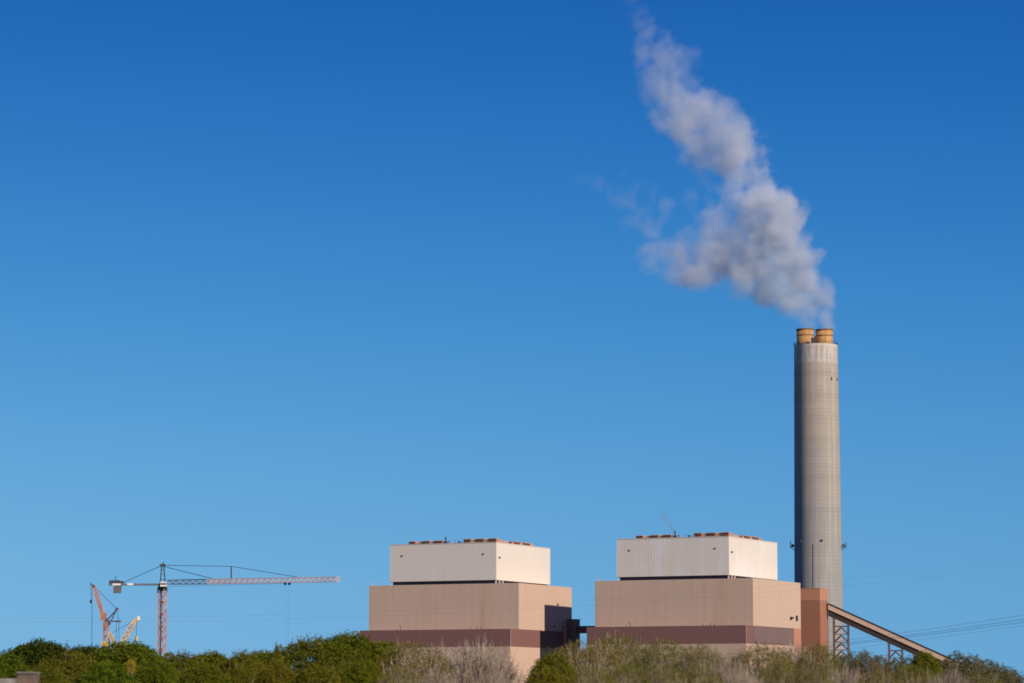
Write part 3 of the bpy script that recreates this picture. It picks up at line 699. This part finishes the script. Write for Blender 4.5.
smoke('steam_wisp', [(673.2, 532, 1.3, .8), (672, 529, 1.4, .8), (670.5, 526, 1.6, .7), (669, 523, 1.9, .6), (667, 519, 2.3, .5), (664.5, 515.5, 2.6, .45), (661, 518, 2.4, .35)], (670, 533), (660, 510), 0.15, .6, .30, .5, 2.5, 1.6, (.55, .5, .5),
      'faint wisp of steam above the roof of the boiler building beside the chimney', 1190, 4.0)

# ------------------------------------------------------------------ trees
def leaf_mat(name, ca, cb_, cc, transl=.25):
    m = bpy.data.materials.new(name); m.use_nodes = True; n = m.node_tree; b = n.nodes['Principled BSDF']
    b.inputs['Roughness'].default_value = .8; b.inputs['Specular IOR Level'].default_value = .08
    g_ = n.nodes.new('ShaderNodeNewGeometry'); oi = n.nodes.new('ShaderNodeObjectInfo')
    t = n.nodes.new('ShaderNodeTexCoord')
    big = nramp(n, nnoise(n, t.outputs['Object'], .9, 3), .35, .65)
    f = nmath(n, 'ADD', nmath(n, 'MULTIPLY', g_.outputs['Random Per Island'], .55), nmath(n, 'MULTIPLY', big, .45))
    col = nmix(n, f, ca, cb_)
    col = nmix(n, nmath(n, 'MULTIPLY', oi.outputs['Random'], .6), col, cc)
    n.links.new(col, b.inputs['Base Color'])
    tr = n.nodes.new('ShaderNodeBsdfTranslucent'); n.links.new(col, tr.inputs[0]); mx = n.nodes.new('ShaderNodeMixShader'); mx.inputs[0].default_value = transl
    n.links.new(b.outputs[0], mx.inputs[1]); n.links.new(tr.outputs[0], mx.inputs[2]); n.links.new(mx.outputs[0], n.nodes['Material Output'].inputs['Surface'])
    return m
LM = {'dark': leaf_mat('dark_green_leaves', (.022, .042, .004), (.065, .090, .007), (.06, .065, .006)),
      'green': leaf_mat('fresh_green_leaves', (.045, .075, .005), (.15, .185, .010), (.16, .15, .010)),
      'olive': leaf_mat('olive_green_leaves', (.048, .060, .006), (.18, .175, .013), (.20, .155, .014)),
      'spring': leaf_mat('yellow_green_young_leaves', (.09, .095, .014), (.25, .225, .035), (.24, .17, .05)),
      'bud': leaf_mat('brown_grey_buds', (.16, .11, .075), (.25, .19, .13), (.12, .12, .06)),
      'teal': leaf_mat('cool_green_leaves', (.08, .09, .03), (.19, .18, .06), (.20, .14, .07)),
      'yellow': leaf_mat('yellow_blossom', (.38, .26, .02), (.60, .42, .03), (.5, .34, .03))}
BM = {'pale': mat('pale_tan_bark', (.54, .43, .32), .9, (.30, .22, .16), 1.0),
      'brown': mat('grey_brown_bark', (.20, .15, .11), .9, (.11, .085, .065), 1.2)}

def tubes(paths, sides=3):
    V = []; Fc = []; n = 0
    for P, rad in paths:
        P = np.asarray(P); T = np.gradient(P, axis=0); T /= np.linalg.norm(T, axis=1)[:, None] + 1e-9
        ref = np.array([0.3, 1, .1]); u = np.cross(T, ref); u /= np.linalg.norm(u, axis=1)[:, None] + 1e-9; v = np.cross(T, u)
        for k in range(sides):
            q = 2 * math.pi * k / sides; V.append(P + (u * math.cos(q) + v * math.sin(q)) * rad[:, None])
        L_ = len(P)
        for k in range(sides):
            k2 = (k + 1) % sides
            for j in range(L_ - 1): Fc.append((n + k * L_ + j, n + k2 * L_ + j, n + k2 * L_ + j + 1, n + k * L_ + j + 1))
        n += sides * L_
    return np.concatenate(V), np.array(Fc)
def quads(C, size, rg, flat=0.0):
    n = len(C); a = rg.normal(size=(n, 3)); a /= np.linalg.norm(a, axis=1)[:, None]
    b = rg.normal(size=(n, 3)); b -= (a * b).sum(1)[:, None] * a; b /= np.linalg.norm(b, axis=1)[:, None]
    s = (size * rg.uniform(.6, 1.3, n))[:, None]; a = a * s; b = b * s * .55
    V = np.stack([C - a, C + b, C + a, C - b], 1).reshape(-1, 3)
    return V, np.arange(4 * n).reshape(-1, 4)
def mesh_np(name, V, Fc, m):
    me = bpy.data.meshes.new(name); me.vertices.add(len(V)); me.vertices.foreach_set('co', V.astype(np.float32).ravel())
    me.loops.add(Fc.size); me.loops.foreach_set('vertex_index', Fc.astype(np.int32).ravel())
    me.polygons.add(len(Fc)); me.polygons.foreach_set('loop_start', np.arange(0, Fc.size, 4, dtype=np.int32))
    me.materials.append(m); me.update(calc_edges=True); return me
def make_proto(seed, hw, H, stems, twigs, leaves, lsize, shell, leafm, barkm, rad=.04, lobes=.16, wig=.035, low=.12, spread=.38, cap=-.3, tipz=0.0):
    rg = np.random.default_rng(seed); paths = []; tips = []; tw = []
    ph = rg.uniform(0, 6.28, 12)
    def dome(th, el):      # outline radius factor
        return 1 + lobes * (.5 * math.sin(3 * th + ph[0]) * math.cos(2 * el + ph[1]) + .4 * math.sin(5 * th + ph[2] + 3 * el) + .35 * math.sin(9 * th + ph[3]) * math.sin(7 * el + ph[4]))
    zc = H * .46
    for i in range(stems):
        th = rg.uniform(0, 6.283); el = math.asin(rg.uniform(-.15, 1) ** 1 if True else 0)
        f = dome(th, el) * rg.uniform(.72, .95)
        tgt = np.array([hw * f * math.cos(el) * math.cos(th), hw * f * math.cos(el) * math.sin(th), zc + (H - zc) * f * math.sin(el)])
        b0 = np.array([tgt[0] * .07 + rg.normal() * .08, tgt[1] * .07 + rg.normal() * .08, 0.0])
        ctl = np.array([tgt[0] * rg.uniform(.35, .6), tgt[1] * rg.uniform(.35, .6), tgt[2] * rg.uniform(.40, .55)])
        t = np.linspace(0, 1, 9)[:, None]
        P = (1 - t) ** 2 * b0 + 2 * t * (1 - t) * ctl + t ** 2 * tgt; P[1:-1] += rg.normal(size=(7, 3)) * wig
        R_ = (rad * (1 - .8 * t[:, 0])) * rg.uniform(.6, 1.3); paths.append((P, R_)); tips.append(P[-1])
        for j in range(twigs):
            k = rg.integers(3, 8); s = P[k] + (P[k + 1] - P[k]) * rg.uniform(); d = (P[-1] - P[3]); d /= np.linalg.norm(d)
            d = d + rg.normal(size=3) * spread + np.array([0, 0, .35]); d /= np.linalg.norm(d)
            ln = rg.uniform(.25, .6) * H / 5; e = s + d * ln
            m_ = (s + e) / 2 + rg.normal(size=3) * .04
            q = np.stack([s, m_, e]); tw.append((q, np.array([.012, .009, .005]) * rad / .035)); tips.append(e); tips.append(m_)
    Vb, Fb = tubes(paths); tr = mesh_np('trunk', Vb, Fb, BM[barkm])
    # leaves gather round the outer twigs in clumps and thin out inwards
    tips = np.array(tips)
    tips = tips[tips[:, 2] > tipz * H]; nt_ = int(leaves * (1 - shell)); base = tips[rg.integers(0, len(tips), nt_)] + rg.normal(size=(nt_, 3)) * .07
    ns = leaves - nt_
    if ns > 0:
        ncl = max(40, ns // 26); th = rg.uniform(0, 6.283, ncl); el = np.arcsin(rg.uniform(cap, 1, ncl)); f = np.array([dome(a, b) for a, b in zip(th, el)]) * (1 - .22 * rg.uniform(0, 1, ncl) ** 1.6) * .97
        cc = np.stack([hw * f * np.cos(el) * np.cos(th), hw * f * np.cos(el) * np.sin(th), zc + (H - zc) * f * np.sin(el)], 1)
        cs = rg.uniform(.06, .16, ncl)
        ii = rg.integers(0, ncl, ns); o_ = rg.normal(size=(ns, 3)) * cs[ii][:, None] * np.array([1, 1, .7]); base = np.concatenate([base, cc[ii] + o_])
    base = base[base[:, 2] > low]
    Vl, Fl = quads(base, lsize, rg)
    Vt, Ft = tubes(tw)
    me = mesh_np('crown', np.concatenate([Vl, Vt]), np.concatenate([Fl, Ft + len(Vl)]), LM[leafm])
    me.materials.append(BM[barkm]); mi = np.zeros(len(Fl) + len(Ft), np.int32); mi[len(Fl):] = 1
    me.polygons.foreach_set('material_index', mi); me.update()
    return tr, me, hw, H
PR = {
 'dark': [make_proto(11 + i, 2.4, 5, 50, 3, 60000, .060, .93, 'dark', 'brown', .05, .07) for i in range(2)],
 'green': [make_proto(21 + i, 2.2, 5, 60, 3, 56000, .056, .90, 'green', 'brown', .045, .07) for i in range(2)],
 'olive': [make_proto(31 + i, 2.4, 5, 110, 4, 42000, .054, .82, 'olive', 'pale', .035, .07) for i in range(3)],
 'spring': [make_proto(41 + i, 2.4, 5, 400, 7, 15500, .034, .55, 'spring', 'pale', .038, .05, .010, spread=.17, cap=.42, tipz=.60) for i in range(3)],
 'bare': [make_proto(51 + i, 3.0, 5.2, 640, 13, 12000, .028, .0, 'bud', 'pale', .036, .03, .010, spread=.15, tipz=.6) for i in range(2)],
 'thin': [make_proto(61 + i, 1.7, 7.5, 56, 12, 13000, .050, .60, 'teal', 'pale', .050, .08, .02, low=4.0, spread=.2, cap=.25, tipz=.6) for i in range(3)],
 'blossom': [make_proto(71, .5, 1.4, 26, 4, 1400, .04, .5, 'yellow', 'brown', .02)],
}
NAMES = {'dark': 'leafy_tree', 'green': 'leafy_tree', 'olive': 'leafy_tree', 'spring': 'budding_tree', 'bare': 'bare_tree', 'thin': 'slender_tree', 'blossom': 'blossoming_shrub'}
CATS = {'blossom': 'shrub'}
tcount = {}
def tree(kind, px, topy, hwpx, Y, label, group=None, z0=0.0):
    lst = PR[kind]; i = tcount.get(kind, 0); tcount[kind] = i + 1; tr, cr, hw, H = lst[i % len(lst)]
    q = at(px, topy, Y); sx = hwpx * Y / F / hw; sz = (q.z - z0) / H
    root = empty(NAMES[kind], (q.x, Y, z0), random.uniform(0, 6.28)); tag(root, label, CATS.get(kind, 'tree'), group)
    root.scale = (sx, sx, sz)
    for nm, me in (('trunk', tr), ('crown', cr)):
        o = bpy.data.objects.new(nm, me); COL.objects.link(o); o.parent = root
    return root
GL, GC, GR, GB = 'leafy trees along the left', 'budding trees in front of the power plant', 'slender trees under the conveyor', 'low trees along the bottom edge'
TREES = [
 # kind, x, top, half width, distance, label, group
 ('dark', 40, 641, 44, 215, 'dark green domed tree, the highest crown left of the cranes', GL),
 ('green', 4, 654, 30, 170, 'green tree cut off by the left edge above the little shed', GL),
 ('dark', 88, 647, 38, 225, 'dark green tree directly below the pink luffing crane', GL),
 ('green', 127, 642, 44, 150, 'broad green tree directly below the short yellow boom crane', GL),
 ('olive', 72, 653, 42, 145, 'brownish olive tree between the dark domed tree and the yellow crane', GL),
 ('olive', 178, 652, 34, 190, 'olive tree just right of the tower crane mast', GL),
 ('green', 212, 653, 30, 205, 'low green tree under the dark part of the tower crane jib', GL),
 ('olive', 243, 652, 26, 200, 'small olive tree under the middle of the pinkish jib', GL),
 ('green', 262, 651, 24, 230, 'low green tree left of the narrow one below the crane trolley', GL),
 ('olive', 278, 646, 15, 215, 'narrow tree standing up below the trolley of the tower crane', GL),
 ('olive', 314, 637, 40, 172, 'large olive tree below the tip of the tower crane jib', GL),
 ('green', 350, 634, 36, 220, 'bright green tree reaching the brown corner of the left boiler building', GL),
 ('green', 382, 642, 30, 185, 'bright green tree in front of the left end of the brown wall', GL),
 ('spring', 412, 640, 48, 152, 'yellow green budding tree left of the large bare tree', GC),
 ('bare', 468, 639, 68, 160, 'large bare tree of tan fanning stems before the left boiler building', GC),
 ('spring', 586, 638, 50, 150, 'wide budding tree in front of the gap between the boiler buildings', GC),
 ('olive', 553, 652, 30, 130, 'low olive tree in front of the dark shadowed wall', GC),
 ('spring', 618, 633, 52, 178, 'budding tree covering the left end of the second brown wall', GC),
 ('spring', 664, 638, 42, 165, 'budding tree below the steam wisp on the roof', GC),
 ('spring', 700, 642, 34, 140, 'green topped tree before the middle of the second brown wall', GC),
 ('bare', 728, 655, 34, 130, 'low bare tree before the pale wall strip under the second brown wall', GC),
 ('spring', 762, 642, 46, 150, 'budding tree before the brown corner nearest the chimney', GC),
 ('bare', 795, 640, 36, 176, 'greyish bare tree in front of the foot of the orange tower', GC),
 ('spring', 818, 643, 30, 142, 'budding tree below the right side of the orange tower', GC),
 ('thin', 838, 652, 12, 300, 'slender tree left of the first conveyor trestle', GR),
 ('thin', 851, 649, 12, 310, 'slender tree right of the first conveyor trestle', GR),
 ('thin', 864, 649, 13, 300, 'slender tree midway between the two tall conveyor trestles', GR),
 ('thin', 879, 652, 12, 305, 'slender tree left of the second conveyor trestle', GR),
 ('thin', 895, 656, 13, 300, 'slender tree between the legs of the second conveyor trestle', GR),
 ('thin', 908, 655, 13, 280, 'slender tree right of the second conveyor trestle', GR),
 ('green', 925, 653, 22, 190, 'bushy green tipped tree hiding the conveyor gallery', GC),
 ('thin', 946, 658, 13, 270, 'slender tree where the conveyor meets the tree line', GR),
 ('thin', 957, 649, 14, 280, 'tallest slender tree right of the conveyor', GR),
 ('thin', 971, 653, 13, 275, 'slender tree just right of the tallest slender one', GR),
 ('thin', 984, 656, 14, 285, 'slender tree third from the right end of the row', GR),
 ('thin', 998, 661, 14, 275, 'slender tree second from the right end of the row', GR),
 ('thin', 1011, 667, 13, 280, 'slender tree at the right end of the sloping row', GR),
 # low row
 ('bare', 20, 677, 16, 98, 'low bare twiggy tree in front of the little shed', GB),
 ('olive', -2, 672, 14, 112, 'low olive tree cut by the left edge beside the little shed', GB),
 ('olive', 48, 668, 30, 125, 'low tree right of the little shed', GB),
 ('green', 108, 664, 38, 120, 'low green tree below the yellow blossoms', GB),
 ('green', 158, 661, 34, 122, 'low green tree below the tower crane mast', GB),
 ('green', 205, 664, 32, 118, 'low green tree below the dark jib section', GB),
 ('olive', 243, 668, 26, 124, 'low olive tree below the counter end of the pinkish jib', GB),
 ('olive', 277, 661, 28, 120, 'low olive tree below the crane trolley', GB),
 ('olive', 318, 664, 34, 118, 'low olive tree below the tip of the long jib', GB),
 ('green', 362, 660, 30, 122, 'low green tree left of the left boiler building', GB),
 ('spring', 400, 664, 32, 116, 'low budding tree under the corner of the left tan wall', GB),
 ('bare', 440, 668, 30, 118, 'low bare tree at the left foot of the large bare tree', GB),
 ('bare', 492, 668, 32, 120, 'low bare tree at the right foot of the large bare tree', GB),
 ('olive', 548, 668, 32, 114, 'low olive tree below the dark shadowed wall', GB),
 ('spring', 590, 664, 34, 118, 'low budding tree below the footbridge gap', GB),
 ('spring', 628, 662, 32, 122, 'low budding tree under the left corner of the second tan wall', GB),
 ('spring', 664, 665, 32, 116, 'low budding tree under the left part of the second brown wall', GB),
 ('spring', 702, 664, 32, 120, 'low budding tree under the middle of the second brown wall', GB),
 ('bare', 742, 664, 30, 118, 'low bare tree under the corner of the second brown wall', GB),
 ('spring', 778, 660, 32, 122, 'low budding tree just left of the foot of the orange tower', GB),
 ('spring', 812, 664, 28, 116, 'low budding tree under the orange tower', GB),
 ('bare', 846, 664, 34, 130, 'low bare tree under the first conveyor trestle', GB),
 ('spring', 880, 668, 34, 126, 'low budding tree under the second conveyor trestle', GB),
 ('spring', 912, 664, 34, 132, 'low budding tree below the bushy green tipped tree', GB),
 ('bare', 950, 668, 32, 128, 'low bare tree below the conveyor end', GB),
 ('spring', 985, 672, 28, 134, 'low budding tree near the bottom right corner', GB),
]
for a in TREES:
    if a[6] == GL and a[3] > 20: a = a[:3] + (a[3] * 1.22,) + a[4:]
    if a[0] == 'thin': a = a[:2] + (a[2] + 1, a[3] * 1.45) + a[4:]
    tree(*a)
q = at(131, 659, 118)
tree('blossom', 131, 659, 4.5, 114, 'bright yellow blossoming shrub top showing in the green below the cranes', None, q.z - .7)
# little shed at the left edge
M['shed'] = mat('pinkish_brown_shed_boards', (.20, .13, .09), .9, (.12, .08, .06), 2.5)
M['shed_white'] = mat('white_shed_boards', (.34, .31, .28), .8, (.18, .16, .13), 2.5)
sa, sb_ = at(12, 672, 108), at(32.5, 671.5, 108)
sd = empty('shed', (sa.x, 108, 0)); tag(sd, 'small flat roofed shed with a white corner among trees at the left edge', 'shed')
wd = sb_.x - sa.x
m = MB(); m.box(-.6, wd * .30, 0, 1.6, 0, sa.z - .22); m.build('white_wall', M['shed_white'], sd)
m = MB(); m.box(wd * .30 + .003, wd, -.05, 1.6, 0, sa.z - .05); m.build('wall', M['shed'], sd)
m = MB(); m.box(wd * .25, wd + .03, -.1, 1.65, sa.z - .047, sa.z + .0); m.build('roof', M['shed_white'], sd)
